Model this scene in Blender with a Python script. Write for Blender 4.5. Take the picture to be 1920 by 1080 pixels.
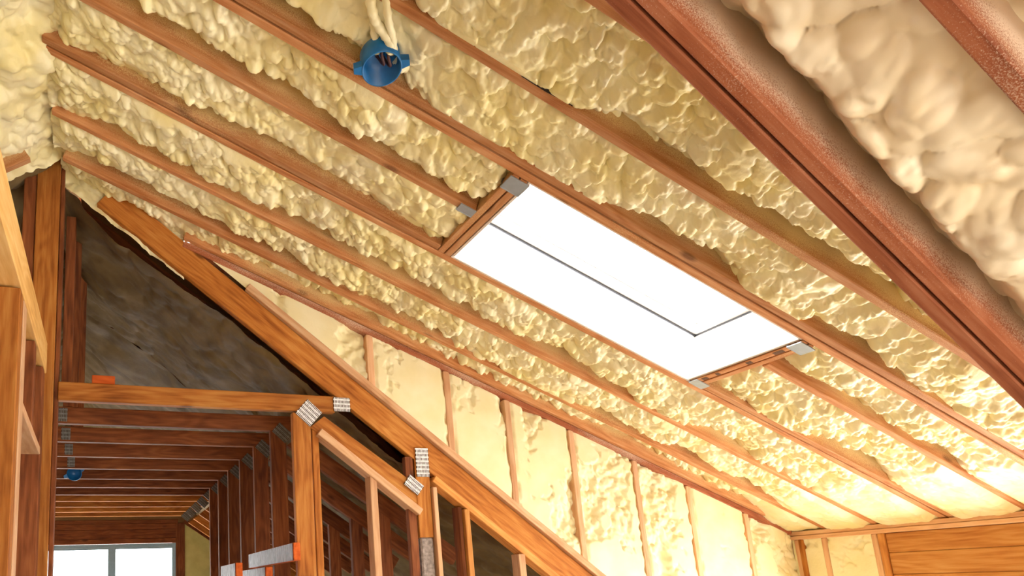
import bpy, bmesh, math
import numpy as np
from mathutils import Matrix, Vector

for o in list(bpy.data.objects):
    bpy.data.objects.remove(o, do_unlink=True)
SC = bpy.context.scene
COL = SC.collection

# ------------------------------------------------------------------ units
S = 2.1          # metres per layout unit
EYE = 1.6        # camera height above the floor, metres
FL = -EYE / S    # floor level in layout units
def W(p):
    return Vector((p[0] * S, p[1] * S, p[2] * S + EYE))

# ------------------------------------------------------------------ camera
Rw = Matrix(((0.9446456732, -0.3250583072, -0.0445157159),
             (0.0195777158, 0.1912857383, -0.9813391256),
             (0.3275076566, 0.9261462429, 0.1870611442)))
cam = bpy.data.cameras.new('camera')
cam.sensor_width = 36.0
cam.lens = 1227.43 / 1920 * 36.0
cam.shift_x = (960 - 611.23) / 1920
cam.shift_y = (862.62 - 540) / 1920
cam.clip_start = 0.02
co = bpy.data.objects.new('camera', cam)
COL.objects.link(co)
co.matrix_world = Matrix.Translation((0, 0, EYE)) @ (Rw.transposed() @ Matrix(((1, 0, 0), (0, -1, 0), (0, 0, -1)))).to_4x4()
SC.camera = co

# ------------------------------------------------------------------ light
wd = bpy.data.worlds.new('overcast_sky')
SC.world = wd
wd.use_nodes = True
bg = wd.node_tree.nodes['Background']
bg.inputs[0].default_value = (1.0, 0.975, 0.925, 1)
bg.inputs[1].default_value = 8.5

# daylight at the dormer window under the timber header (the window itself lies below the frame)
wl = bpy.data.lights.new('dormer_window_daylight', 'AREA')
wl.shape = 'RECTANGLE'; wl.size = .95 * S; wl.size_y = .54 * S; wl.energy = 50; wl.color = (.93, .97, 1.0)
wo = bpy.data.objects.new('dormer_window_daylight', wl); COL.objects.link(wo)
wo.location = W((2.62, .98, -.39))
wo.rotation_euler = Vector((-1, .05, .30)).to_track_quat('-Z', 'Y').to_euler()
sun = bpy.data.lights.new('sun', 'SUN'); sun.energy = 26.0; sun.angle = math.radians(2)
so = bpy.data.objects.new('sun', sun); COL.objects.link(so)
so.rotation_euler = Vector((0.39, 2.0, -1.22)).to_track_quat('-Z', 'Z').to_euler()

SC.view_settings.view_transform = 'Standard'
SC.view_settings.look = 'None'
SC.view_settings.gamma = 1
SC.view_settings.use_curve_mapping = False
SC.view_settings.exposure = 0.36

# ------------------------------------------------------------------ node helpers
def newmat(name):
    m = bpy.data.materials.new(name); m.use_nodes = True
    nt = m.node_tree; nt.nodes.clear()
    out = nt.nodes.new('ShaderNodeOutputMaterial')
    b = nt.nodes.new('ShaderNodeBsdfPrincipled')
    nt.links.new(b.outputs[0], out.inputs[0])
    return m, nt, b
def srgb(r, g, b):
    f = lambda c: c / 12.92 if c <= .04045 else ((c + .055) / 1.055) ** 2.4
    return (f(r / 255), f(g / 255), f(b / 255), 1)
def N(nt, t, **kw):
    n = nt.nodes.new(t)
    for k, v in kw.items(): setattr(n, k, v)
    return n
def ramp(nt, fac, stops):
    r = N(nt, 'ShaderNodeValToRGB')
    e = r.color_ramp.elements
    while len(e) < len(stops): e.new(0.5)
    for i, (p, c) in enumerate(stops):
        e[i].position = p; e[i].color = c
    nt.links.new(fac, r.inputs[0])
    return r.outputs[0]
def mathn(nt, op, a, b=None, clamp=False):
    n = N(nt, 'ShaderNodeMath', operation=op); n.use_clamp = clamp
    for i, v in enumerate((a, b)):
        if v is None: continue
        if isinstance(v, (int, float)): n.inputs[i].default_value = v
        else: nt.links.new(v, n.inputs[i])
    return n.outputs[0]
def mix(nt, fac, a, b, mode='MIX'):
    n = N(nt, 'ShaderNodeMix', data_type='RGBA', blend_type=mode)
    for i, v in ((0, fac), (6, a), (7, b)):
        if isinstance(v, (int, float)): n.inputs[i].default_value = v
        elif isinstance(v, tuple): n.inputs[i].default_value = v
        else: nt.links.new(v, n.inputs[i])
    return n.outputs[2]
def noise(nt, vec, scale, detail=3, rough=.5):
    n = N(nt, 'ShaderNodeTexNoise'); n.inputs['Scale'].default_value = scale
    n.inputs['Detail'].default_value = detail; n.inputs['Roughness'].default_value = rough
    nt.links.new(vec, n.inputs['Vector'])
    return n.outputs['Fac']

def wood(name, light, mid, dark, spray=0.0, spray_h=0.22, spray_col=srgb(228, 200, 142), rough=.72, knots=.7):
    """Sawn softwood, grain along local X. spray = amount of dried foam dust high on the sides."""
    m, nt, b = newmat(name)
    tc = N(nt, 'ShaderNodeTexCoord'); oi = N(nt, 'ShaderNodeObjectInfo')
    off = mathn(nt, 'MULTIPLY', oi.outputs['Random'], 37.0)
    cmb = N(nt, 'ShaderNodeCombineXYZ')
    for i in range(3): nt.links.new(off, cmb.inputs[i])
    add = N(nt, 'ShaderNodeVectorMath', operation='ADD')
    nt.links.new(tc.outputs['Object'], add.inputs[0]); nt.links.new(cmb.outputs[0], add.inputs[1])
    mp = N(nt, 'ShaderNodeMapping'); mp.inputs['Scale'].default_value = (1.1, 16, 16)
    nt.links.new(add.outputs[0], mp.inputs[0])
    mp2 = N(nt, 'ShaderNodeMapping'); mp2.inputs['Scale'].default_value = (.8, 4.5, 4.5)
    nt.links.new(add.outputs[0], mp2.inputs[0])
    warp = noise(nt, mp2.outputs[0], 1.3, 2)
    rings = N(nt, 'ShaderNodeMath', operation='SINE')
    nt.links.new(mathn(nt, 'MULTIPLY', warp, 70.0), rings.inputs[0])
    g = noise(nt, mp.outputs[0], 3.0, 5, .65)
    f = mathn(nt, 'ADD', mathn(nt, 'MULTIPLY', rings.outputs[0], .07), g)
    big = noise(nt, add.outputs[0], 2.2, 2)
    f = mathn(nt, 'ADD', f, mathn(nt, 'MULTIPLY', mathn(nt, 'SUBTRACT', big, .5), .55))
    c = ramp(nt, f, [(.2, dark), (.5, mid), (.8, light)])
    # knots
    mp3 = N(nt, 'ShaderNodeMapping'); mp3.inputs['Scale'].default_value = (2.0, 5.5, 5.5)
    nt.links.new(add.outputs[0], mp3.inputs[0])
    vo = N(nt, 'ShaderNodeTexVoronoi'); vo.inputs['Scale'].default_value = 1.0
    nt.links.new(mp3.outputs[0], vo.inputs['Vector'])
    k = ramp(nt, vo.outputs['Distance'], [(.05, (1, 1, 1, 1)), (.11, (0, 0, 0, 1))])
    c = mix(nt, mathn(nt, 'MULTIPLY', k, knots), c, tuple(x * .35 for x in dark[:3]) + (1,))
    # per-board tone
    tone = mathn(nt, 'ADD', mathn(nt, 'MULTIPLY', oi.outputs['Random'], .35), .82)
    tm = N(nt, 'ShaderNodeVectorMath', operation='SCALE')
    nt.links.new(c, tm.inputs[0]); nt.links.new(tone, tm.inputs['Scale'])
    c = tm.outputs[0]
    if spray > 0:
        sep = N(nt, 'ShaderNodeSeparateXYZ'); nt.links.new(tc.outputs['Object'], sep.inputs[0])
        h = mathn(nt, 'DIVIDE', sep.outputs[2], spray_h)
        lo = N(nt, 'ShaderNodeMapping'); lo.inputs['Scale'].default_value = (1, .5, .5)
        nt.links.new(add.outputs[0], lo.inputs[0])
        ln = mathn(nt, 'MULTIPLY', mathn(nt, 'SUBTRACT', noise(nt, lo.outputs[0], 1.8, 2), .5), 2.6)
        sp = noise(nt, add.outputs[0], 240, 2, .8)
        v = mathn(nt, 'ADD', mathn(nt, 'MULTIPLY', h, 3.6), ln)
        v = mathn(nt, 'ADD', v, mathn(nt, 'MULTIPLY', mathn(nt, 'SUBTRACT', sp, .5), 3.2))
        v = mathn(nt, 'MULTIPLY', mathn(nt, 'SUBTRACT', v, .35, True), spray, True)
        c = mix(nt, v, c, spray_col)
    nt.links.new(c, b.inputs['Base Color'])
    b.inputs['Roughness'].default_value = rough
    b.inputs['Specular IOR Level'].default_value = .25
    bp = N(nt, 'ShaderNodeBump'); bp.inputs['Strength'].default_value = .25; bp.inputs['Distance'].default_value = .004
    nt.links.new(g, bp.inputs['Height']); nt.links.new(bp.outputs[0], b.inputs['Normal'])
    return m

def foam_mat(name, light, deep, rough=.42, bump=.35, bscale=45, spec=.45):
    m, nt, b = newmat(name)
    tc = N(nt, 'ShaderNodeTexCoord')
    n1 = noise(nt, tc.outputs['Object'], 5, 3)
    n2 = noise(nt, tc.outputs['Object'], bscale, 3)
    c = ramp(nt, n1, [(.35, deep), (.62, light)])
    nt.links.new(c, b.inputs['Base Color'])
    b.inputs['Roughness'].default_value = rough
    b.inputs['Specular IOR Level'].default_value = spec
    bp = N(nt, 'ShaderNodeBump'); bp.inputs['Strength'].default_value = bump; bp.inputs['Distance'].default_value = .006
    nt.links.new(n2, bp.inputs['Height']); nt.links.new(bp.outputs[0], b.inputs['Normal'])
    return m

def plain(name, col, rough=.5, metal=0.0, var=.12, scale=30, bump=0.0):
    m, nt, b = newmat(name)
    tc = N(nt, 'ShaderNodeTexCoord')
    n1 = noise(nt, tc.outputs['Object'], scale, 3)
    d = tuple(x * (1 - var) for x in col[:3]) + (1,)
    nt.links.new(ramp(nt, n1, [(.3, d), (.7, col)]), b.inputs['Base Color'])
    b.inputs['Roughness'].default_value = rough; b.inputs['Metallic'].default_value = metal
    if bump:
        bp = N(nt, 'ShaderNodeBump'); bp.inputs['Strength'].default_value = bump; bp.inputs['Distance'].default_value = .005
        nt.links.new(n1, bp.inputs['Height']); nt.links.new(bp.outputs[0], b.inputs['Normal'])
    return m

def plate_mat(name='truss_plate_metal', lo=(205, 207, 210), hi=(245, 246, 248)):
    """Galvanised truss plate, rows of punched tooth slots."""
    m, nt, b = newmat(name)
    tc = N(nt, 'ShaderNodeTexCoord')
    mp = N(nt, 'ShaderNodeMapping'); mp.inputs['Scale'].default_value = (1, 1, 1)
    nt.links.new(tc.outputs['Object'], mp.inputs[0])
    sep = N(nt, 'ShaderNodeSeparateXYZ'); nt.links.new(mp.outputs[0], sep.inputs[0])
    fx = mathn(nt, 'FRACT', mathn(nt, 'MULTIPLY', sep.outputs[0], 105.0))
    fy = mathn(nt, 'FRACT', mathn(nt, 'MULTIPLY', sep.outputs[1], 38.0))
    sx = mathn(nt, 'LESS_THAN', fx, .5)
    sy = mathn(nt, 'LESS_THAN', fy, .62)
    slot = mathn(nt, 'MULTIPLY', sx, sy)
    n1 = noise(nt, tc.outputs['Object'], 60, 2)
    c = ramp(nt, n1, [(.3, srgb(*lo)), (.7, srgb(*hi))])
    c = mix(nt, slot, c, srgb(62, 46, 34))
    nt.links.new(c, b.inputs['Base Color'])
    nt.links.new(mathn(nt, 'MULTIPLY', mathn(nt, 'SUBTRACT', 1.0, slot), .2), b.inputs['Metallic'])
    b.inputs['Roughness'].default_value = .4
    return m

def foil_mat():
    m, nt, b = newmat('crinkled_foil_wrap')
    tc = N(nt, 'ShaderNodeTexCoord')
    mp = N(nt, 'ShaderNodeMapping'); mp.inputs['Scale'].default_value = (1.2, 1, .35)
    nt.links.new(tc.outputs['Object'], mp.inputs[0])
    n1 = noise(nt, mp.outputs[0], 45, 4, .7)
    nt.links.new(ramp(nt, n1, [(.36, srgb(60, 38, 34)), (.48, srgb(112, 100, 116)), (.72, srgb(176, 172, 188))]), b.inputs['Base Color'])
    b.inputs['Metallic'].default_value = 0; b.inputs['Roughness'].default_value = .55
    bp = N(nt, 'ShaderNodeBump'); bp.inputs['Strength'].default_value = .6; bp.inputs['Distance'].default_value = .006
    nt.links.new(n1, bp.inputs['Height']); nt.links.new(bp.outputs[0], b.inputs['Normal'])
    return m

def glass_mat():
    m = bpy.data.materials.new('window_glass'); m.use_nodes = True
    nt = m.node_tree; nt.nodes.clear()
    out = N(nt, 'ShaderNodeOutputMaterial'); t = N(nt, 'ShaderNodeBsdfTransparent'); g = N(nt, 'ShaderNodeBsdfGlossy')
    g.inputs['Roughness'].default_value = .02
    t.inputs[0].default_value = (.96, .98, .99, 1)
    mx = N(nt, 'ShaderNodeMixShader')
    mx.inputs[0].default_value = .04; nt.links.new(t.outputs[0], mx.inputs[1]); nt.links.new(g.outputs[0], mx.inputs[2])
    nt.links.new(mx.outputs[0], out.inputs[0])
    return m

M = dict(
    rafter=wood('rafter_fir', srgb(216, 164, 118), srgb(198, 136, 86), srgb(166, 98, 50), spray=.9, spray_h=.24),
    rafter_red=wood('red_fir', srgb(190, 122, 86), srgb(170, 98, 62), srgb(136, 70, 40), spray=.9, spray_h=.26, spray_col=srgb(228, 204, 176)),
    stud=wood('stud_fir', srgb(232, 192, 152), srgb(222, 174, 130), srgb(200, 144, 100), knots=.3),
    pine=wood('yellow_pine', srgb(204, 142, 70), srgb(180, 110, 44), srgb(132, 70, 22)),
    darkpine=wood('shaded_pine', srgb(156, 94, 52), srgb(128, 70, 36), srgb(86, 44, 22)),  # pine darkened in its colour to imitate the dim tunnel
    header=wood('header_plank', srgb(228, 170, 100), srgb(212, 144, 74), srgb(178, 106, 48)),
    shaft=wood('pale_shaft_board', srgb(240, 232, 220), srgb(230, 218, 205), srgb(212, 196, 180), knots=.4),
    plate_pine=wood('bright_pine', srgb(240, 200, 132), srgb(228, 178, 104), srgb(204, 148, 76), knots=.3),
    block=wood('orange_block', srgb(216, 108, 42), srgb(200, 90, 30), srgb(170, 70, 20), knots=.1),
    foam=foam_mat('spray_foam', srgb(248, 238, 196), srgb(241, 225, 160), rough=.45),
    foam_near=foam_mat('spray_foam_thick', srgb(246, 230, 198), srgb(240, 218, 178), rough=.42, bump=.12),
    foam_wall=foam_mat('trimmed_foam', srgb(248, 238, 196), srgb(243, 230, 178), rough=.55, bump=.45, bscale=28),
    foam_shade=foam_mat('shaded_foam', srgb(126, 104, 68), srgb(98, 78, 48), rough=.6, spec=.15, bump=.35, bscale=40),  # spray foam recoloured dark to stand in for the tunnel's shade
    deck=plain('roof_sheathing', srgb(170, 130, 84), .8),
    floor=plain('plywood_subfloor', srgb(214, 206, 192), .7, var=.12, scale=6),
    plate=plate_mat(), shade_plate=plate_mat('shade_plate_metal', (112, 112, 108), (140, 140, 136)), mark=plain('scorch', srgb(52, 36, 28), .9, var=.6, scale=120), ink=plain('ink_stamp', srgb(120, 84, 56), .9, var=.4, scale=150), galv=plain('galvanised_steel', srgb(178, 190, 200), .4, .5),  # second plate metal: same plates, greyed in colour for the tunnel's dimness
    foil=foil_mat(), glass=glass_mat(),
    vinyl=plain('blue_grey_vinyl', srgb(150, 186, 206), .4), white=plain('white_frame', srgb(238, 238, 238), .45, var=.04),
    seal=plain('dark_seal', srgb(60, 62, 68), .6), blue=plain('blue_plastic', srgb(18, 112, 178), .35, var=.2),
    wire=plain('dark_wire', srgb(70, 30, 28), .5), greenfoam=foam_mat('olive_foam', srgb(206, 200, 120), srgb(188, 182, 104), bump=.2),
    bark=plain('grey_bark', srgb(176, 160, 150), .8, var=.55, scale=45, bump=.8),
)

# ------------------------------------------------------------------ object helpers
def props(o, label=None, cat=None, group=None, kind=None):
    if label: o['label'] = label
    if cat: o['category'] = cat
    if group: o['group'] = group
    if kind: o['kind'] = kind
    return o
def empty(name, loc):
    o = bpy.data.objects.new(name, None); COL.objects.link(o)
    o.empty_display_size = .1
    o.location = W(loc)
    return o
def link(name, me, mat, parent, mw):
    me.materials.append(M[mat] if isinstance(mat, str) else mat)
    o = bpy.data.objects.new(name, me); COL.objects.link(o)
    if parent is not None:
        o.parent = parent
        base = PARENT_W.get(parent.name)
        if base is None: base = parent_world(parent)
        o.matrix_local = base.inverted() @ mw
    else:
        o.matrix_world = mw
    return o
PARENT_W = {}
def parent_world(p):
    m = p.matrix_basis.copy()
    q = p.parent
    while q is not None:
        m = q.matrix_basis @ m; q = q.parent
    return m

T = 0.018        # plank thickness, layout units
def beam(name, p0, p1, va, vb, mat, parent=None, cut=(0, 0), bev=.0035):
    """Timber: edge p0-p1, spanned by va and vb (layout units). cut slants the ends along the length per unit of vb."""
    P0, P1 = W(p0), W(p1)
    X = (P1 - P0); L = X.length; X.normalize()
    A = Vector(va) * S; B = Vector(vb) * S
    Z = (B - X * B.dot(X)); hb = Z.length; Z.normalize()
    Y = Z.cross(X); ya = A.dot(Y)
    if ya < 0:
        P0 = P0 + Y * ya; ya = -ya
    bm = bmesh.new()
    vs = []
    for (x, c) in ((0, cut[0]), (L, cut[1])):
        for (y, z) in ((0, 0), (ya, 0), (ya, hb), (0, hb)):
            vs.append(bm.verts.new((x + c * z, y, z)))
    for f in ((3, 2, 1, 0), (4, 5, 6, 7), (0, 1, 5, 4), (1, 2, 6, 5), (2, 3, 7, 6), (3, 0, 4, 7)):
        bm.faces.new([vs[i] for i in f])
    if bev:
        bmesh.ops.bevel(bm, geom=list(bm.edges), offset=min(bev, ya * .2, hb * .2), segments=1, affect='EDGES')
    me = bpy.data.meshes.new(name); bm.to_mesh(me); bm.free()
    mw = Matrix((X, Y, Z)).transposed().to_4x4(); mw.translation = P0
    return link(name, me, mat, parent, mw)

def raw(name, verts, faces, mat, parent=None, smooth=False, origin=(0, 0, 0)):
    """verts in layout units; mesh placed with its origin at `origin`."""
    v = np.asarray(verts, float).reshape(-1, 3)
    v = (v - np.array(origin)) * S
    me = bpy.data.meshes.new(name)
    me.from_pydata([tuple(x) for x in v], [], [tuple(f) for f in faces])
    if smooth:
        for p in me.polygons: p.use_smooth = True
    me.update()
    return link(name, me, mat, parent, Matrix.Translation(W(origin)))

def slab(name, quad, nrm, thick, mat, parent=None):
    q = [np.array(p, float) for p in quad]; n = np.array(nrm, float) * thick
    v = q + [p + n for p in q]
    return raw(name, v, [(0, 1, 2, 3), (7, 6, 5, 4), (0, 4, 5, 1), (1, 5, 6, 2), (2, 6, 7, 3), (3, 7, 4, 0)], mat, parent, origin=q[0])

def grid_mesh(name, pos, mat, parent=None, smooth=True):
    """pos: (nu, nv, 3) array in layout units."""
    nu, nv = pos.shape[:2]
    org = pos[0, 0].copy()
    v = ((pos - org) * S).reshape(-1, 3).astype(np.float32)
    i = np.arange(nu * nv).reshape(nu, nv)
    q = np.stack([i[:-1, :-1], i[1:, :-1], i[1:, 1:], i[:-1, 1:]], -1).reshape(-1, 4)
    me = bpy.data.meshes.new(name)
    me.vertices.add(len(v)); me.vertices.foreach_set('co', v.ravel())
    me.loops.add(q.size); me.loops.foreach_set('vertex_index', q.ravel().astype(np.int32))
    me.polygons.add(len(q))
    me.polygons.foreach_set('loop_start', np.arange(0, q.size, 4, dtype=np.int32))
    me.polygons.foreach_set('loop_total', np.full(len(q), 4, dtype=np.int32))
    me.polygons.foreach_set('use_smooth', np.ones(len(q), dtype=bool))
    me.update(); me.validate()
    return link(name, me, mat, parent, Matrix.Translation(W(org)))

# ------------------------------------------------------------------ foam relief
RNG = np.random.default_rng(11)
RT = [RNG.random((256, 256)) for _ in range(24)]
def vnoise(x, y, seed):
    t = RT[seed % 24]
    xi = np.floor(x).astype(int); yi = np.floor(y).astype(int)
    fx = x - xi; fy = y - yi
    fx = fx * fx * (3 - 2 * fx); fy = fy * fy * (3 - 2 * fy)
    g = lambda a, b: t[(xi + a + seed * 17) & 255, (yi + b + seed * 29) & 255]
    return (g(0, 0) * (1 - fx) + g(1, 0) * fx) * (1 - fy) + (g(0, 1) * (1 - fx) + g(1, 1) * fx) * fy
def domes(x, y, c, seed, lo=.3, r0=.62, r1=.98, pw=.62):
    """Height 0..1 of a pile of rounded blobs, cell size c."""
    x = x / c; y = y / c
    xi = np.floor(x).astype(int); yi = np.floor(y).astype(int)
    best = np.zeros_like(x)
    a, b, d, e = (RT[(seed + k) % 24] for k in range(4))
    for dx in (-1, 0, 1):
        for dy in (-1, 0, 1):
            I = (xi + dx + seed * 7) & 255; J = (yi + dy + seed * 13) & 255
            px = xi + dx + a[I, J]; py = yi + dy + b[I, J]
            r = r0 + (r1 - r0) * d[I, J]
            d2 = ((x - px) ** 2 + (y - py) ** 2) / (r * r)
            h = (lo + (1 - lo) * e[I, J]) * np.clip(1 - d2, 0, 1) ** pw
            best = np.maximum(best, h)
    return best
def lumps(u, v, seed, c=.036, k=(1, .5, .25)):
    wu = u + (vnoise(u / c * .45, v / c * .45, seed) - .5) * c * .7
    wv = v + (vnoise(u / c * .45 + 40, v / c * .45, seed + 1) - .5) * c * .7
    g = domes(u, v, c * 2.3, seed + 8, lo=.1)
    a = domes(wu, wv, c, seed, lo=.35, pw=.5)
    b = domes(wu, wv, c * .55, seed + 3, lo=.3, pw=.5)
    d = domes(wu, wv, c * .3, seed + 5, pw=.5)
    return (g * .55 + a * k[0] + b * k[1] * (.4 + .9 * a) + d * k[2] * b) / (.55 + sum(k))
def sm(x, a, b):
    t = np.clip((x - a) / (b - a), 0, 1)
    return t * t * (3 - 2 * t)

# ------------------------------------------------------------------ roof planes
pa = math.radians(21.14); pb = math.radians(36.3)
EU = np.array((math.cos(pa), 0, -math.sin(pa))); EN = np.array((-math.sin(pa), 0, -math.cos(pa)))
OP = np.array((0, 0, 1 / math.cos(pa)))
def PP(x, y, h=0.0):            # point under the dormer roof; h > 0 towards the room
    return OP + EU * (x / math.cos(pa)) + np.array((0, y, 0)) + EN * h
RX, RZ = -0.127, 1.12           # ridge
QU = np.array((math.cos(pb), 0, -math.sin(pb))); QN = np.array((-math.sin(pb), 0, -math.cos(pb)))
def QP(x, y, h=0.0):            # steep roof, right slope
    return np.array((RX, 0, RZ)) + QU * ((x - RX) / math.cos(pb)) + np.array((0, y, 0)) + QN * h
LU = np.array((-math.cos(pb), 0, -math.sin(pb))); LN = np.array((math.sin(pb), 0, -math.cos(pb)))
def LP(d, y, h=0.0):            # steep roof, left slope; d = horizontal distance left of the ridge
    return np.array((RX, 0, RZ)) + LU * (d / math.cos(pb)) + np.array((0, y, 0)) + LN * h
RD = 0.112                      # rafter depth

ceiling = props(empty('ceiling', (RX, 0.45, RZ)), 'cream spray foam ceiling between the sloping rafters', None, None, 'structure')

def foam_P(x0, x1, y0, y1, seed, base=-.027, amp=.037, edge=.03, res=.0027  , c=.027):
    ns = max(8, int((x1 - x0) / math.cos(pa) / res)); nv = max(8, int((y1 - y0) / res))
    s = np.linspace(x0, x1, ns) / math.cos(pa); v = np.linspace(y0, y1, nv)
    U, V = np.meshgrid(s, v, indexing='ij')
    big = vnoise(U / .16, V / .16, seed + 2)
    L = lumps(U, V, seed, c)
    flat = sm(U, 2.15, 2.55)
    patch = sm(vnoise(U / .22 + 9, V / .2, seed + 6), .62, .8)      # calmer smooth patches
    A = amp * (1 - .8 * flat) * (1 - .4 * patch)
    h = base + (big - .5) * .034 + A * L * 1.25
    # thin out towards the rafter at the far side so its face shows, by varying amounts
    e = edge * 3.2 * np.clip(vnoise(s / .24, s * 0 + seed, seed + 4) - .28, 0, 1)
    t = (V - y0) / (y1 - y0)
    h -= e[:, None] * sm(t, .72, .97) * (1 - flat)
    h -= .006 * sm(1 - t, .86, 1.0)
    h += flat * .045
    bw = np.clip(np.minimum(t, 1 - t) * 7, 0, 1)
    en = np.clip((np.minimum(U - s[0], s[-1] - U) - .012) / .03, 0, 1)      # stay above the header undersides
    bw = bw * en; h = h - .012 * (1 - en) * (1 - flat)
    h = np.minimum(h, bw * (.008 + .010 * L) - .003)
    shift = (L - .5) * .012
    pos = OP + EU * (U + shift)[..., None] + np.array((0, 1, 0)) * V[..., None] + EN * h[..., None]
    return grid_mesh('foam_bay', pos, 'foam', ceiling)

# rafters: far-edge y, plank count, start x
RAF = dict(r0=1.752, r1=1.652, r2=1.488, r3=1.297, r4=1.120, r5=.967, r6=.803, r7=.634)
XE = 2.46
SX0, SX1 = .795, 1.498          # skylight opening
HX0, HX1 = .760, 1.534          # outer faces of its headers
foam_P(-.13, XE + .045, 1.652, 1.79, 1, base=-.05, edge=.02)
foam_P(-.13, XE + .045, 1.488, 1.636, 2, edge=.04)
foam_P(-.13, XE + .045, 1.297, 1.470, 3, edge=.042)
foam_P(-.13, HX0 + .012, 1.118, 1.262, 4, edge=.045)
foam_P(-.13, HX0 + .012, .966, 1.102, 5, edge=.03)
foam_P(HX1 - .012, XE + .045, 1.098, 1.262, 6, edge=.045)
foam_P(HX1 - .012, XE + .045, .966, 1.08, 7, edge=.05)
foam_P(-.13, XE + .045, .803, .930, 8, edge=.04)
foam_P(-.13, XE + .045, .634, .786, 9, edge=.035)
foam_P(-.13, XE + .045, .45, .617, 10, edge=.03)

# roof boarding above the rafters, with the skylight hole
def deckP(x0, x1, y0, y1):
    q = [PP(x0, y0, -RD - .004), PP(x1, y0, -RD - .004), PP(x1, y1, -RD - .004), PP(x0, y1, -RD - .004)]
    return slab('roof_boarding', q, -EN, .012, 'deck', ceiling)
deckP(-.20, SX0 - .01, .43, 1.80); deckP(SX1 + .01, XE + .1, .43, 1.80)
deckP(SX0 - .01, SX1 + .01, .43, .965); deckP(SX0 - .01, SX1 + .01, 1.282, 1.80)
def deckQ(y0, y1, hh):
    slab('roof_boarding', [QP(RX, y0, hh), QP(2.5, y0, hh), QP(2.5, y1, hh), QP(RX, y1, hh)], -QN, .012, 'deck', ceiling)
deckQ(-1.8, .45, -.12); deckQ(1.79, 4.76, -.10)
slab('roof_boarding', [LP(0, -1.8, -.10), LP(2.6, -1.8, -.10), LP(2.6, 4.76, -.10), LP(0, 4.76, -.10)], -LN, .012, 'deck', ceiling)
slab('ridge_board', [(-.36, -1.8, 1.20), (.02, -1.8, 1.255), (.02, 4.76, 1.255), (-.36, 4.76, 1.20)], (0, 0, 1), .02, 'deck', ceiling)
# dormer cheek nearest the viewer, above the heavy rafter
slab('near_cheek_board', [QP(RX, .43, -.11), QP(2.46, .43, -.11), PP(2.46, .43, -.11), PP(RX, .43, -.11)], (0, 1, 0), .012, 'deck', ceiling)

# steep slope foam nearest the viewer (right of the heavy rafter)
def foam_Q(x0, x1, y0, y1, seed, base, amp, c, res=.0055, mat='foam_near', edge=.02, k=(1, .35, .1), parent=ceiling):
    s0 = (x0 - RX) / math.cos(pb); s1 = (x1 - RX) / math.cos(pb)
    s = np.linspace(s0, s1, int((s1 - s0) / res)); v = np.linspace(y0, y1, max(8, int((y1 - y0) / res)))
    U, V = np.meshgrid(s, v, indexing='ij')
    L = lumps(U, V, seed, c, k)
    big = vnoise(U / .2, V / .2, seed + 2)
    t = (V - y0) / (y1 - y0)
    e = edge * (.4 + 1.2 * vnoise(s / .2, s * 0 + seed, seed + 4))
    h = base + (big - .5) * .04 + amp * L - e[:, None] * sm(t, .72, 1.0)
    pos = np.array((RX, 0, RZ)) + QU * U[..., None] + np.array((0, 1, 0)) * V[..., None] + QN * h[..., None]
    return grid_mesh('foam_bay', pos, mat, parent)
foam_Q(RX, 2.0, .302, .449, 12, -.036, .032, .033, edge=.045, res=.003, k=(1, .3, .08))
foam_Q(RX, 2.0, .10, .285, 13, -.036, .032, .033, edge=.045, res=.003, k=(1, .3, .08))
foam_Q(RX, 2.0, -.9, .10, 14, -.045, .04, .05, res=.01)
# steep slope foam beyond the front truss: shade put into its dark colour, covering the top chords
foam_Q(RX, 2.2, 1.785, 2.5, 15, -.006, .022, .06, res=.007, mat='foam_shade', edge=0, k=(1, .3, .3))
foam_Q(RX, 2.2, 2.5, 4.72, 16, -.01, .03, .09, res=.016, mat='foam_shade', edge=0)

# foam plug where the dormer roof meets the steep roof beside the ridge
xs = np.linspace(-.16, .22, 120); tt = np.linspace(0, 1, 70)
zlo = RZ - .7346 * (xs - RX) + .012; zhi = np.maximum(1.08 - .387 * xs, RZ - .7346 * (xs - RX)) + .16
Xg = np.repeat(xs[:, None], 70, 1); Zg = zlo[:, None] + (zhi - zlo)[:, None] * tt[None]
pl = np.stack([Xg, 1.786 - .03 * lumps(Xg, Zg, 4, .04), Zg], -1)
grid_mesh('foam_plug', pl[:, ::-1], 'foam', ceiling)

# left slope foam
def foam_L(d0, d1, y0, y1, seed, base, amp, c, res, mat, rag=0):
    s0 = d0 / math.cos(pb); s1 = d1 / math.cos(pb)
    s = np.linspace(s0, s1, int((s1 - s0) / res)); v = np.linspace(y0, y1, int((y1 - y0) / res))
    U, V = np.meshgrid(s, v, indexing='ij')
    L = lumps(U, V, seed, c)
    big = vnoise(U / .15, V / .15, seed + 2)
    h = base + (big - .5) * .05 + amp * L
    if rag:
        t = (V - y0) / (y1 - y0)
        h = h - .09 * sm(t, 1 - rag, 1)
    pos = np.array((RX, 0, RZ)) + LU * U[..., None] + np.array((0, 1, 0)) * V[..., None] + LN * h[..., None]
    return grid_mesh('foam_bay', pos, mat, ceiling)
foam_L(-.03, .55, .3, 1.70, 17, -.032, .05, .045, .0045, 'foam')
foam_L(-.03, 1.2, 1.70, 4.72, 18, -.05, .05, .06, .012, 'foam_shade')

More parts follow.
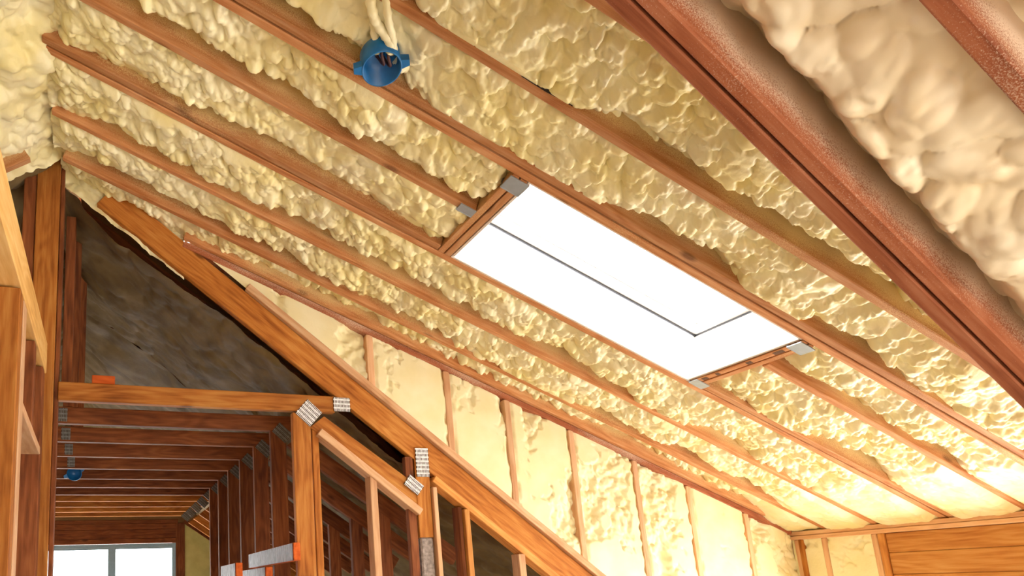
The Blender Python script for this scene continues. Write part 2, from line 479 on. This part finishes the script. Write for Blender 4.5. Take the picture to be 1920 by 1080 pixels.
# ------------------------------------------------------------------ rafters of the dormer roof
def rafter_P(y_far, planks, x0, x1, label, mat='rafter', group=None, split=None, gap=.0048):
    root = props(empty('rafter' if planks == 1 else 'doubled_rafter', PP(x0, y_far)), label, 'rafter', group)
    y = y_far
    for i in range(planks):
        segs = [(x0, x1)] if not (split and i == 1) else [(x0, split[0]), (split[1], x1)]
        for (a, b) in segs:
            beam('plank', PP(a, y - T), PP(b, y - T), (0, T, 0), -EN * RD, mat, root, bev=.004)
        y -= T + gap
    return root
G = 'sloping rafters under the dormer roof'
rafter_P(RAF['r0'], 1, .215, XE + .04, 'rafter lying along the top of the foamed triangular cheek wall', group=G)
rafter_P(RAF['r1'], 1, -.105, XE + .04, 'foam-dusted rafter next to the cheek wall, second from the wall', group=G)
rafter_P(RAF['r2'], 1, -.122, XE + .04, 'rafter between the cheek wall rafters and the doubled rafter below the skylight', group=G)
rafter_P(RAF['r3'], 2, -.128, XE + .04, 'doubled rafter running along the lower side of the skylight', group=G, split=(HX0 - .001, HX1 + .001))
r4 = rafter_P(1.120, 1, -.127, HX0, 'short rafter ending at the upper left header of the skylight', group=G)
rafter_P(1.098, 1, HX1, XE + .04, 'short rafter running from the lower right skylight header to the eave', group=G)
rafter_P(RAF['r5'], 2, -.127, XE + .04, 'doubled rafter along the upper side of the skylight, carrying the blue box', group=G)
r6 = rafter_P(RAF['r6'], 1, -.127, XE + .04, 'rafter above the skylight, with a dark burnt mark', group=G)
rafter_P(RAF['r7'], 1, -.127, XE + .04, 'rafter mostly hidden behind the heavy red rafter at the top', group=G)

mk = [(.655, 0, -.001), (.700, 0, -.0005), (.752, 0, -.004), (.758, 0, -.010), (.72, 0, -.019), (.675, 0, -.016), (.648, 0, -.008)]
yk = RAF['r6'] - T - .0006
raw('scorch_mark', [PP(x, yk, h) for (x, _, h) in mk] + [PP(x, yk + .001, h) for (x, _, h) in mk],
    [tuple(range(7)), tuple(range(13, 6, -1))] + [(i, i + 7, (i + 1) % 7 + 7, (i + 1) % 7) for i in range(7)], 'mark', r6, origin=PP(.7, yk))
# steep rafters near the viewer
def rafter_Q(y_far, planks, x0, x1, label, depth=.115, mat='rafter_red'):
    root = props(empty('rafter' if planks == 1 else 'doubled_rafter', QP(x0, y_far)), label, 'rafter', 'steep rafters at the upper right')
    y = y_far
    for i in range(planks):
        beam('plank', QP(x0, y - T), QP(x1, y - T), (0, T, 0), -QN * depth, mat, root, bev=.004)
        y -= T + .0035
    return root
rafter_Q(.486, 2, RX, 2.3, 'heavy doubled reddish rafter crossing the upper right, nearest the skylight')
rafter_Q(.302, 1, RX, 2.3, 'red foam-edged rafter in the top right corner')

# ------------------------------------------------------------------ skylight
sky = props(empty('window_1', PP(SX0, 1.28)), 'bright skylight set between doubled rafters in the foamed ceiling', None, None, 'structure')
YA, YB = .967, 1.2785           # opening
HS = .137                       # shaft height
def lining(name, pts, nrm):
    P0, P1 = pts
    beam(name, P0, P1, nrm, -EN * (HS - .002), 'shaft', sky, bev=.0015)
lining('shaft_board', (PP(SX0, YB - .006, -.002), PP(SX1, YB - .006, -.002)), (0, .006, 0))
lining('shaft_board', (PP(SX0, YA + .0005, -.004), PP(SX1, YA + .0005, -.004)), (0, .006, 0))
e6 = EU * .006
lining('shaft_board', (PP(SX1 - .0066, YA + .007, -.003), PP(SX1 - .0066, YB - .0065, -.003)), e6)
lining('shaft_board', (PP(SX0 + .001, YA + .007, -.003), PP(SX0 + .001, YB - .0065, -.003)), e6)
# dark seal, white frame and glass on top of the shaft
def ring(name, x0, x1, y0, y1, w, h0, h1, mat):
    for (a, b, c, d) in ((x0, x1, y1 - w, y1), (x0, x1, y0, y0 + w)):
        beam(name, PP(a, c, h0), PP(b, c, h0), (0, d - c, 0), -EN * (h0 - h1), mat, sky, bev=.001)
    for (a, b) in ((x0, x0 + w), (x1 - w, x1)):
        beam(name, PP(a, y0 + w, h0), PP(a, y1 - w, h0), EU * (b - a), -EN * (h0 - h1), mat, sky, bev=.001)
ring('seal_strip', SX0 - .010, SX1 + .010, YA - .010, YB + .010, .016, -HS - .001, -HS - .0085, 'seal')
ring('frame_rail', SX0 - .014, SX1 + .014, YA - .014, YB + .014, .034, -HS - .009, -HS - .030, 'white')
ring('sash_rail', SX0 + .0, SX1 - .0, YA + .0, YB - .0, .030, -HS - .031, -HS - .050, 'white')
slab('pane', [PP(SX0 + .02, YA + .02, -HS - .05), PP(SX1 - .02, YA + .02, -HS - .05), PP(SX1 - .02, YB - .02, -HS - .05), PP(SX0 + .02, YB - .02, -HS - .05)], -EN, .002, 'glass', sky)
# outer kerb that carries the frame
ring('kerb_board', SX0 - .022, SX1 + .022, YA - .022, YB + .022, .018, -RD - .006, -HS - .02, 'deck')

def header(x0, label):
    root = props(empty('skylight_header', PP(x0, YA)), label, 'header', 'skylight headers')
    for i in range(2):
        beam('plank', PP(x0 + i * (T - .0008), YA + .002, 0), PP(x0 + i * (T - .0008), YB - .002, 0), EU * (T - .003), -EN * RD, 'rafter', root, bev=.002)
    return root
h1 = header(HX0 + .001, 'doubled timber header at the upper left end of the skylight')
h2 = header(SX1 + .001, 'doubled timber header with dark stamps at the lower right end of the skylight')
for (yy, w) in ((1.02, .024), (1.10, .014), (1.19, .010), (1.225, .016)):
    beam('ink_stamp', PP(SX1 + .003, yy, .0006), PP(SX1 + .003, yy + w, .0006), EU * .011, -EN * .0008, 'ink', h2, bev=0)
# joist hangers
def hanger(xc, yc, dx, dy, label):
    root = props(empty('joist_hanger', PP(xc, yc)), label, 'metal hanger', 'galvanised joist hangers')
    beam('seat', PP(xc - dx, yc - dy, .0035), PP(xc + dx, yc - dy, .0035), (0, 2 * dy, 0), -EN * .003, 'galv', root, bev=.0005)
    beam('flange', PP(xc - dx, yc + dy + .0004, .0035), PP(xc + dx, yc + dy + .0004, .0035), (0, .002, 0), -EN * .05, 'galv', root, bev=.0005)
    return root
hanger(.779, YA + .022, .021, .018, 'grey metal hanger at the top corner of the upper left skylight header')
hanger(1.517, YA + .020, .021, .016, 'pale metal hanger at the right corner of the lower skylight header')
hanger(1.517, YB - .018, .021, .012, 'small metal hanger at the bottom corner of the lower skylight header')
hanger(.742, 1.111, .018, .0105, 'foam-spattered metal hanger holding the short rafter at the skylight header')

# ------------------------------------------------------------------ electrical box with foam-crusted cables
def tube(name, pts, rad, mat, parent, seg=10, origin=None):
    pts = [np.array(p, float) for p in pts]
    # smooth (Catmull-Rom)
    q = []
    for i in range(len(pts) - 1):
        p0 = pts[max(i - 1, 0)]; p1 = pts[i]; p2 = pts[i + 1]; p3 = pts[min(i + 2, len(pts) - 1)]
        for t in np.linspace(0, 1, 7, endpoint=False):
            q.append(.5 * ((2 * p1) + (-p0 + p2) * t + (2 * p0 - 5 * p1 + 4 * p2 - p3) * t * t + (-p0 + 3 * p1 - 3 * p2 + p3) * t ** 3))
    q.append(pts[-1]); q = np.array(q)
    V = []; F = []
    for i, p in enumerate(q):
        t = q[min(i + 1, len(q) - 1)] - q[max(i - 1, 0)]; t /= np.linalg.norm(t)
        a = np.cross(t, (0.3, .9, .2)); a /= np.linalg.norm(a); b = np.cross(t, a)
        r = rad * (1 + .22 * math.sin(i * 1.7) * .5) if not callable(rad) else rad(i / len(q))
        for k in range(seg):
            an = 2 * math.pi * k / seg
            V.append(p + (a * math.cos(an) + b * math.sin(an)) * r)
    for i in range(len(q) - 1):
        for k in range(seg):
            F.append((i * seg + k, i * seg + (k + 1) % seg, (i + 1) * seg + (k + 1) % seg, (i + 1) * seg + k))
    F.append(tuple(range(seg))[::-1]); F.append(tuple((len(q) - 1) * seg + k for k in range(seg)))
    return raw(name, V, F, mat, parent, True, origin if origin is not None else q[0])

def round_box(center, axis, r, depth, label, cables=True, flip=1):
    c = np.array(center, float); ax = np.array(axis, float); ax /= np.linalg.norm(ax)
    t1 = np.cross(ax, (0, 1, 0)); t1 /= np.linalg.norm(t1); t2 = np.cross(ax, t1)
    root = props(empty('junction_box', c), label, 'junction box')
    prof = [(0, 0), (r * .96, 0), (r, .08 * depth), (r, depth), (r * .93, depth), (r * .9, .1 * depth), (0, .1 * depth)]
    n = 40; V = []; F = []
    for (rr, z) in prof:
        for k in range(n):
            an = 2 * math.pi * k / n
            V.append(c + t1 * rr * math.cos(an) + t2 * rr * math.sin(an) + ax * z)
    for i in range(len(prof) - 1):
        for k in range(n):
            F.append((i * n + k, i * n + (k + 1) % n, (i + 1) * n + (k + 1) % n, (i + 1) * n + k))
    raw('shell', V, F, 'blue', root, True, c)
    for an in (.5, 3.5):                                    # screw lugs on the rim
        d = t1 * math.cos(an) + t2 * math.sin(an); s = np.cross(ax, d)
        p = c + d * r * .98 + ax * depth * .62
        vv = [p + d * i * .014 + s * j * .009 + ax * k * depth * .36 for k in (0, 1) for (i, j) in ((0, -1), (1, -.6), (1, .6), (0, 1))]
        raw('screw_lug', vv, [(3, 2, 1, 0), (4, 5, 6, 7), (0, 1, 5, 4), (1, 2, 6, 5), (2, 3, 7, 6), (3, 0, 4, 7)], 'blue', root, False, p)
    # mounting bracket against the rafter
    if cables:
        for j in (-.4, .3):
            w0 = c + t1 * r * .5 * j + ax * depth * .15
            tube('wire', [w0, w0 + ax * depth * .5 + t1 * .012, w0 + ax * depth * .55 + t2 * .018, w0 + t2 * .024 + ax * depth * .2], .0028, 'wire', root, 8)
    return root
bax = np.array((.0, -.14, -1.0)); bax /= np.linalg.norm(bax)
bc = np.array((.447, .884, .867)) - bax * .036
round_box(bc, bax, .035, .036, 'round blue plastic electrical box with foam-crusted cables on a doubled rafter')
for i, (pts, rr) in enumerate((
        ([(.452, .868, .905), (.456, .862, .886), (.443, .846, .892), (.418, .832, .901), (.401, .814, .908), (.392, .800, .925)], .0085),
        ([(.460, .870, .905), (.461, .862, .888), (.447, .838, .892), (.430, .815, .895), (.418, .795, .915)], .0065),
        ([(.430, .878, .908), (.436, .876, .894), (.428, .862, .905), (.420, .850, .925)], .0075))):
    props(tube('foamed_cable', pts, rr, 'foam', None, 10),
          ['thick foam-crusted cable curling above the blue box, left of two', 'thin foam-crusted cable rising from the blue box, right of two', 'short foam-coated cable stub behind the blue box'][i], 'cable', 'foam-crusted cables')

# ------------------------------------------------------------------ attic trusses
CT = lambda x: 1.152 - .765 * x      # top edge of the front truss top chord
CL = lambda x: 1.052 - .765 * x
cs = math.cos(math.atan(.765)); sn = math.sin(math.atan(.765))
NU = np.array((sn, 0, cs))           # normal of the chord, upwards
def gusset(xc, zc, y, w, h, ang, parent, mat='plate'):
    ca, sa = math.cos(ang), math.sin(ang)
    X = np.array((ca, 0, sa)); Z = np.array((-sa, 0, ca))
    p = np.array((xc, y - .0028, zc)) - X * w / 2 - Z * h / 2
    P0 = W(p)
    bm = bmesh.new()
    bmesh.ops.create_cube(bm, size=1)
    for v in bm.verts: v.co = ((v.co.x + .5) * w * S, (v.co.y + .5) * h * S, (v.co.z + .5) * .0022 * S)
    me = bpy.data.meshes.new('nail_plate'); bm.to_mesh(me); bm.free()
    Xv, Yv = Vector(X), Vector(Z); Zv = Xv.cross(Yv)
    mw = Matrix((Xv, Yv, Zv)).transposed().to_4x4(); mw.translation = P0 + Vector((0, .0022 * S, 0))
    return link('nail_plate', me, mat, parent, mw)
YT = 1.752; TS = .2445; TT = .022
ORD = ['', 'second', 'third', 'fourth', 'fifth', 'sixth', 'seventh', 'eighth', 'ninth', 'tenth', 'eleventh', 'twelfth']
for k in range(12):
    y = YT + TS * k
    lab = 'front roof truss with bright nail plates, closing the dark attic tunnel' if k == 0 else \
        '%s roof truss from the front in the dark attic tunnel' % ORD[k]
    tr = props(empty('roof_truss', (.2, y, .5)), lab, 'truss', 'attic roof trusses')
    wm = 'pine' if k in (0, 8, 9, 10, 11) else 'darkpine'  # front and far trusses plain pine, the dim middle its shade-darkened copy
    V3 = np.array((0, TT, 0))
    # top chord
    x0, x1 = (-.02 if k == 0 else -.11), 1.95
    up = 0 if k == 0 else .045
    beam('top_chord', (x0, y, CL(x0) + up), (x1, y, CL(x1) + up), V3, NU * .0795, 'pine' if k == 0 else 'darkpine', tr)
    # collar beam
    beam('collar_beam', (-.1035 if k == 0 else -.85, y, .497), (.655 if k == 0 else .60, y, .497), V3, (0, 0, .050), wm, tr)
    # sloping lower chord
    q0 = np.array((.545, y, .465)); q1 = np.array((.905, y, .465 - .36 * .69)) if k == 0 else np.array((1.15, y, .465 - .605 * .69))
    nn = np.array((.568, 0, .823))
    beam('lower_chord', q0 + np.array((.03, .0006, -.015)), q1 + np.array((0, .0006, 0)), V3, nn * .055, wm, tr, cut=(.3, 0))
    if k == 0:
        beam('post', (.523, y - .001, FL), (.523, y - .001, .492), (.054, 0, 0), (0, TT, 0), 'pine', tr)
        b = beam('web', (.903, y - .002, .40), (.903, y - .002, .125), (.047, 0, 0), (0, TT, 0), 'pine', tr)
        beam('barked_web', (.905, y - .002, FL), (.905, y - .002, .125), (.042, 0, 0), (0, TT, 0), 'bark', tr, bev=.01)
        gusset(.572, .492, y - .001, .058, .058, math.radians(-42), tr)
        gusset(.676, .522, y - .001, .052, .042, math.radians(0), tr)
        gusset(.928, .352, y - .002, .043, .088, math.radians(0), tr)
        gusset(.893, .282, y - .004, .056, .036, math.radians(-38), tr)
        beam('web', (.873, y + .001, FL), (.873, y + .001, .37), (.026, 0, 0), (0, TT, 0), 'darkpine', tr)
    else:
        if k <= 6:
            beam('post', (.521, y + .0012, FL), (.521, y + .0012, .499), (.052, 0, 0), (0, TT, 0), wm, tr)
        gusset(.560, .490, y, .058, .040, math.radians(-42), tr, 'shade_plate')
        if k <= 5: gusset(-.104, .522, y, .028, .040, 0, tr, 'shade_plate')
        if k <= 4:
            beam('web', (.88, y + .0018, FL), (.88, y + .0018, .26), (.045, 0, 0), (0, TT, 0), 'darkpine', tr)
    if 1 <= k <= 2:
        beam('king_web', (-.115 + .012 * k, y, .548), (-.115 + .012 * k, y, 1.13), (.04, 0, 0), (0, TT, 0), 'darkpine', tr)

# ------------------------------------------------------------------ triangular cheek wall (studs, plates, trimmed foam)
cheek = props(empty('wall_far', (1.2, 1.76, 0)), 'triangular stud wall filled with trimmed cream foam', None, None, 'structure')
ZP = lambda x: (1 - math.sin(pa) * x) / math.cos(pa)       # dormer rafter underside
sill = lambda x: CT(x) + .030
# sill plate on the top chord
beam('sill_plate', (.392, 1.738, CT(.392) + .002), (1.95, 1.738, CT(1.95) + .002), (0, .05, 0), NU * .0215, 'stud', cheek)
# rake plate under the rafter
beam('rake_plate', PP(.22, 1.748, .020), PP(2.45, 1.748, .020), (0, .045, 0), -EN * .019, 'rafter_red', cheek)
SX = [.768, 1.027, 1.243, 1.484, 1.738, 1.966, 2.222]
for i, x in enumerate(SX):
    zb = max(sill(x + .012), FL) - .004
    beam('stud', (x, 1.751, zb), (x, 1.751, ZP(x + .011) - .020), (.022, 0, 0), (0, .045, 0), 'stud', cheek)
edges = [.262] + SX + [2.475]
for i in range(len(edges) - 1):
    xa = edges[i] + (.022 if i else 0); xb = edges[i + 1]
    nx = int((xb - xa) / .0036)
    xs = np.linspace(xa, xb, nx)
    lo = np.maximum(CT(xs) + .012, FL if i > 5 else -.35); hi = ZP(xs) - .012
    nz = int(max((hi - lo).max() / .0036, 10))
    t = np.linspace(0, 1, nz)
    X = np.repeat(xs[:, None], nz, 1); Z = lo[:, None] + (hi - lo)[:, None] * t[None, :]
    L = lumps(X, Z, 2 + i, .03)
    big = vnoise(X / .07, Z / .14, 5 + i)
    d = .034 * L + (big - .5) * .055 - .004       # below / beyond the trimmed plane
    h = np.minimum(d, .0035 + .0015 * vnoise(X / .04, Z / .02, i + 3))
    h = np.maximum(h, -.02)
    edge = np.minimum(X - xa, xb - X)
    rag = .010 * vnoise(X * 0 + i * 3, Z / .018, i) * sm(-edge, -.012, 0)
    h = h - rag
    pos = np.stack([X, 1.756 - h, Z], -1)
    grid_mesh('foam_infill', pos[:, ::-1], 'foam_wall', cheek)
raw('wall_boarding', [(.25, 1.80, CT(.25) + .02), (1.95, 1.80, CT(1.95) + .02), (2.5, 1.80, FL), (2.5, 1.80, ZP(2.5) + .14), (.25, 1.80, ZP(.25) + .14),
                      (.25, 1.812, CT(.25) + .02), (1.95, 1.812, CT(1.95) + .02), (2.5, 1.812, FL), (2.5, 1.812, ZP(2.5) + .14), (.25, 1.812, ZP(.25) + .14)],
    [(0, 1, 2, 3, 4), (9, 8, 7, 6, 5), (0, 5, 6, 1), (1, 6, 7, 2), (2, 7, 8, 3), (3, 8, 9, 4), (4, 9, 5, 0)], 'deck', cheek, origin=(.25, 1.8, .9))

# ------------------------------------------------------------------ eave wall with the window header
eave = props(empty('wall_right', (XE, 1.4, FL)), 'low eave wall with foam infill and timber window header', None, None, 'structure')
XF = XE                      # face of studs
beam('top_plate', (XF - .004, .45, .086), (XF - .004, 1.772, .086), (.05, 0, 0), (0, 0, .0145), 'stud', eave)
beam('top_plate', (XF - .001, .45, .1015), (XF - .001, 1.772, .1015), (.05, 0, 0), (0, 0, .0155), 'stud', eave)
for y in (1.738, 1.640, 1.476):
    beam('stud', (XF, y, FL), (XF, y, .0855), (0, .018, 0), (.045, 0, 0), 'stud', eave)
beam('trimmer_stud', (XF - .003, 1.4545, FL), (XF - .003, 1.4545, .0855), (0, .019, 0), (.045, 0, 0), 'header', eave)
beam('corner_stud', (XF - .006, 1.722, FL), (XF - .006, 1.722, .0855), (0, .0155, 0), (.04, 0, 0), 'pine', eave)
for (z0, z1) in ((.0215, .0845), (-.0485, .0205), (-.115, -.0495)):
    beam('header_plank', (XF + .004, .50, z0), (XF + .004, 1.4535, z0), (.03, 0, 0), (0, 0, z1 - z0), 'header', eave)
for (y0, y1, i) in ((1.6585, 1.765, 0), (1.4945, 1.6395, 1)):
    ys = np.linspace(y0, y1, int((y1 - y0) / .0036)); zs = np.linspace(-.5, .087, 160)
    Yg, Zg = np.meshgrid(ys, zs, indexing='ij')
    L = lumps(Yg, Zg, 6 + i, .028)
    d = np.minimum(.034 * L + (vnoise(Yg / .07, Zg / .07, 4 + i) - .5) * .05 - .004, .003)
    pos = np.stack([XF + .006 - np.maximum(d, -.015), Yg, Zg], -1)
    grid_mesh('foam_infill', pos, 'foam_wall', eave)
beam('window_sill', (XF - .002, .50, -.66), (XF - .002, 1.4535, -.66), (.05, 0, 0), (0, 0, .018), 'stud', eave)
slab('wall_boarding', [(XF + .05, 1.45, FL), (XF + .05, 1.82, FL), (XF + .05, 1.82, .26), (XF + .05, 1.45, .26)], (1, 0, 0), .01, 'deck', eave)
slab('wall_boarding', [(XF + .05, .43, -.12), (XF + .05, 1.45, -.12), (XF + .05, 1.45, .26), (XF + .05, .43, .26)], (1, 0, 0), .01, 'deck', eave)

# ------------------------------------------------------------------ floor
fl = slab('floor', [(-2.8, -1.8, FL), (2.6, -1.8, FL), (2.6, 4.8, FL), (-2.8, 4.8, FL)], (0, 0, -1), .02, 'floor')
props(fl, 'plywood subfloor below the attic framing', None, None, 'structure')

# ------------------------------------------------------------------ gable wall at the far end of the tunnel
YG = 4.70
gable = props(empty('wall_end', (.1, YG, FL)), 'far gable wall with timber header above a window', None, None, 'structure')
for (z0, z1) in ((.475, .500), (.435, .473), (.372, .433), (.338, .370)):
    beam('header_plank', (-.9, YG, z0), (.535, YG, z0), (0, .03, 0), (0, 0, z1 - z0), 'darkpine', gable)
beam('trim_post', (.520, YG - .004, FL), (.520, YG - .004, .475), (.062, 0, 0), (0, .03, 0), 'darkpine', gable)
beam('rake_plate', (.57, YG - .004, .475), (1.10, YG - .004, .475 - .53 * .69), (0, .03, 0), np.array((.568, 0, .823)) * .03, 'darkpine', gable)
slab('foam_infill', [(.582, YG + .006, FL), (.80, YG + .006, FL), (.80, YG + .006, .34), (.582, YG + .006, .476)], (0, 1, 0), .02, 'greenfoam', gable)
beam('stud', (.80, YG - .002, FL), (.80, YG - .002, .33), (.03, 0, 0), (0, .03, 0), 'darkpine', gable)
raw('wall_boarding', [(-2.7, YG + .04, FL), (-.95, YG + .04, FL), (-.95, YG + .04, .34), (.50, YG + .04, .34), (.50, YG + .04, FL), (2.5, YG + .04, FL), (-.127, YG + .04, 1.3)],
    [(0, 1, 2, 6), (2, 3, 6), (3, 4, 5, 6)], 'deck', gable, origin=(0, YG + .04, 0))
win = props(empty('window_2', (.1, YG, -.2)), 'blue-grey framed window with white sky at the tunnel end', None, None, 'structure')
zt = .336; zb = -.35
for (x0, x1) in ((-.93, -.915), (.070, .120), (.494, .519)):
    beam('window_frame', (x0, YG + .002, zb), (x0, YG + .002, zt), (x1 - x0, 0, 0), (0, .02, 0), 'vinyl', win, bev=.002)
for (z0, z1) in ((zt - .022, zt), (zb, zb + .022)):
    beam('window_frame', (-.93, YG + .003, z0), (.52, YG + .003, z0), (0, .018, 0), (0, 0, z1 - z0), 'vinyl', win, bev=.002)
for (x0, x1) in ((-.915, .075), (.115, .502)):
    slab('pane', [(x0, YG + .012, zb), (x1, YG + .012, zb), (x1, YG + .012, zt), (x0, YG + .012, zt)], (0, 1, 0), .002, 'glass', win)
    for (z0, z1) in ((zt - .036, zt - .0225),):
        beam('sash_rail', (x0 + .001, YG + .004, z0), (x1 - .001, YG + .004, z0), (0, .016, 0), (0, 0, z1 - z0), 'vinyl', win, bev=.001)
# unseen back wall; its unglazed opening is added and placed to admit fill light
back = props(empty('wall_back', (0, -1.8, FL)), 'unseen rear gable wall with an opening added for fill light', None, None, 'structure')
o0, o1, b0, b1 = .05, 1.35, -.55, .20
for q in (((-2.8, FL), (o0, FL), (o0, 1.3), (-2.8, 1.3)), ((o1, FL), (2.6, FL), (2.6, 1.3), (o1, 1.3)), ((o0, b1), (o1, b1), (o1, 1.3), (o0, 1.3)), ((o0, FL), (o1, FL), (o1, b0), (o0, b0))):
    slab('wall_boarding', [(x, -1.8, z) for (x, z) in q], (0, -1, 0), .012, 'deck', back)

# ------------------------------------------------------------------ knee wall framing under the front truss
knee = props(empty('wall_knee', (.9, 1.74, FL)), 'open stud framing beneath the sloping chords of the front truss', None, None, 'structure')
YK = 1.734
n2 = np.array((.568, 0, .823))
beam('sloping_plate', (.592, YK, .426), (.900, YK, .426 - .308 * .765), (0, .045, 0), NU * .022, 'stud', knee)
beam('sloping_plate', (.953, YK + .004, CL(.953) - .030), (1.9, YK + .004, CL(1.9) - .030), (0, .045, 0), NU * .022, 'header', knee)
for (x, w, ztop, m) in ((.748, .022, .306, 'stud'), (.952, .014, .275, 'stud'), (1.054, .018, CL(1.06) - .033, 'header'), (1.232, .024, CL(1.24) - .036, 'stud')):
    beam('stud', (x, YK + .004, FL), (x, YK + .004, ztop), (w, 0, 0), (0, .040, 0), m, knee)
beam('stud', (1.040, YK + .016, FL), (1.040, YK + .016, CL(1.045) - .036), (.012, 0, 0), (0, .04, 0), 'darkpine', knee)
beam('stud', (.582, 1.757, FL), (.582, 1.757, .445), (.020, 0, 0), (0, .03, 0), 'pine', knee)

# ------------------------------------------------------------------ ridge posts
p = props(empty('ridge_post', (-.15, 1.76, FL)), 'wide brown timber post rising to the foamed ridge at the left', 'post', 'posts under the ridge')
beam('post_face', (-.173, 1.752, FL), (-.173, 1.752, 1.24), (.0585, 0, 0), (0, .022, 0), 'pine', p)
beam('post_side', (-.1135, 1.760, FL), (-.1135, 1.760, 1.20), (.010, 0, 0), (0, .05, 0), 'darkpine', p)
p = props(beam('ridge_post', (-.205, 1.756, FL), (-.205, 1.756, 1.24), (.030, 0, 0), (0, .022, 0), 'darkpine'),
          'narrow dark timber post standing left of the wide ridge post', 'post', 'posts under the ridge')
p = props(beam('ridge_post', (-.102, 1.86, .55), (-.102, 1.86, 1.08), (.026, 0, 0), (0, .05, 0), 'darkpine'),
          'shadowed timber post behind the wide ridge post', 'post', 'posts under the ridge')
# left slope rafter stub seen at the frame edge
props(beam('rafter', LP(.055, 1.595, .012), LP(.7, 1.595, .012), (0, .02, 0), -LN * .1, 'rafter'), 'rafter stub half buried in foam on the left slope', 'rafter')
props(beam('timber_offcut', (-.022, 1.757, .5475), (.036, 1.757, .5475), (0, .05, 0), (0, 0, .024), 'block'),
      'short orange timber offcut lying on the front collar beam', 'timber block')

# ------------------------------------------------------------------ partition wall at the left
part = props(empty('wall_left', (-.15, 1.3, FL)), 'open stud partition with a bright top plate at the left edge', None, None, 'structure')
tp0 = np.array((-.13, .55, .484)); tp1 = np.array((-.13, 1.722, .556))
beam('top_plate', tp0, tp1, (-.05, 0, 0), (0, 0, .079), 'plate_pine', part)
zpl = lambda y: .484 + (y - .55) * (.072 / 1.172)
for (y, w, xr, dp, zb, m) in ((1.140, .042, -.131, .10, FL, 'pine'), (1.198, .045, -.1305, .03, FL, 'stud'), (1.436, .040, -.133, .05, .3475, 'darkpine'), (1.640, .060, -.132, .075, FL, 'darkpine')):
    beam('stud', (xr - dp, y, zb), (xr - dp, y, zpl(y) - .003), (dp, 0, 0), (0, w, 0), m, part)
beam('header_block', (-.131, 1.245, .330), (-.131, 1.638, .330), (-.07, 0, 0), (0, 0, .017), 'stud', part)

# ------------------------------------------------------------------ foil-wrapped boards by the front post
for i, (x, y0, y1, z, lab) in enumerate((
        (.486, 1.662, 2.20, .066, 'foil-wrapped board with an orange end beside the front truss post, topmost of three'),
        (.428, 1.735, 2.2, .008, 'foil-wrapped board at the bottom edge, middle of three'),
        (.352, 1.76, 1.98, .022, 'foil-wrapped board farthest left of three at the bottom edge'))):
    r = props(empty('wrapped_board', (x, y0, z)), lab, 'board', 'foil-wrapped boards')
    beam('board', (x, y0, z), (x, y1, z), (.019, 0, 0), (0, 0, .047), 'block', r)
    beam('foil_wrap', (x - .0015, y0 + .004, z + .001), (x - .0015, y1, z + .001), (.001, 0, 0), (0, 0, .045), 'foil', r, bev=.0003)

# blue box on a collar beam deep in the tunnel
r = round_box((-.098, 2.96, .515), (0, -1, -.15), .03, .04, 'small blue electrical box on a collar beam deep in the tunnel', cables=False)
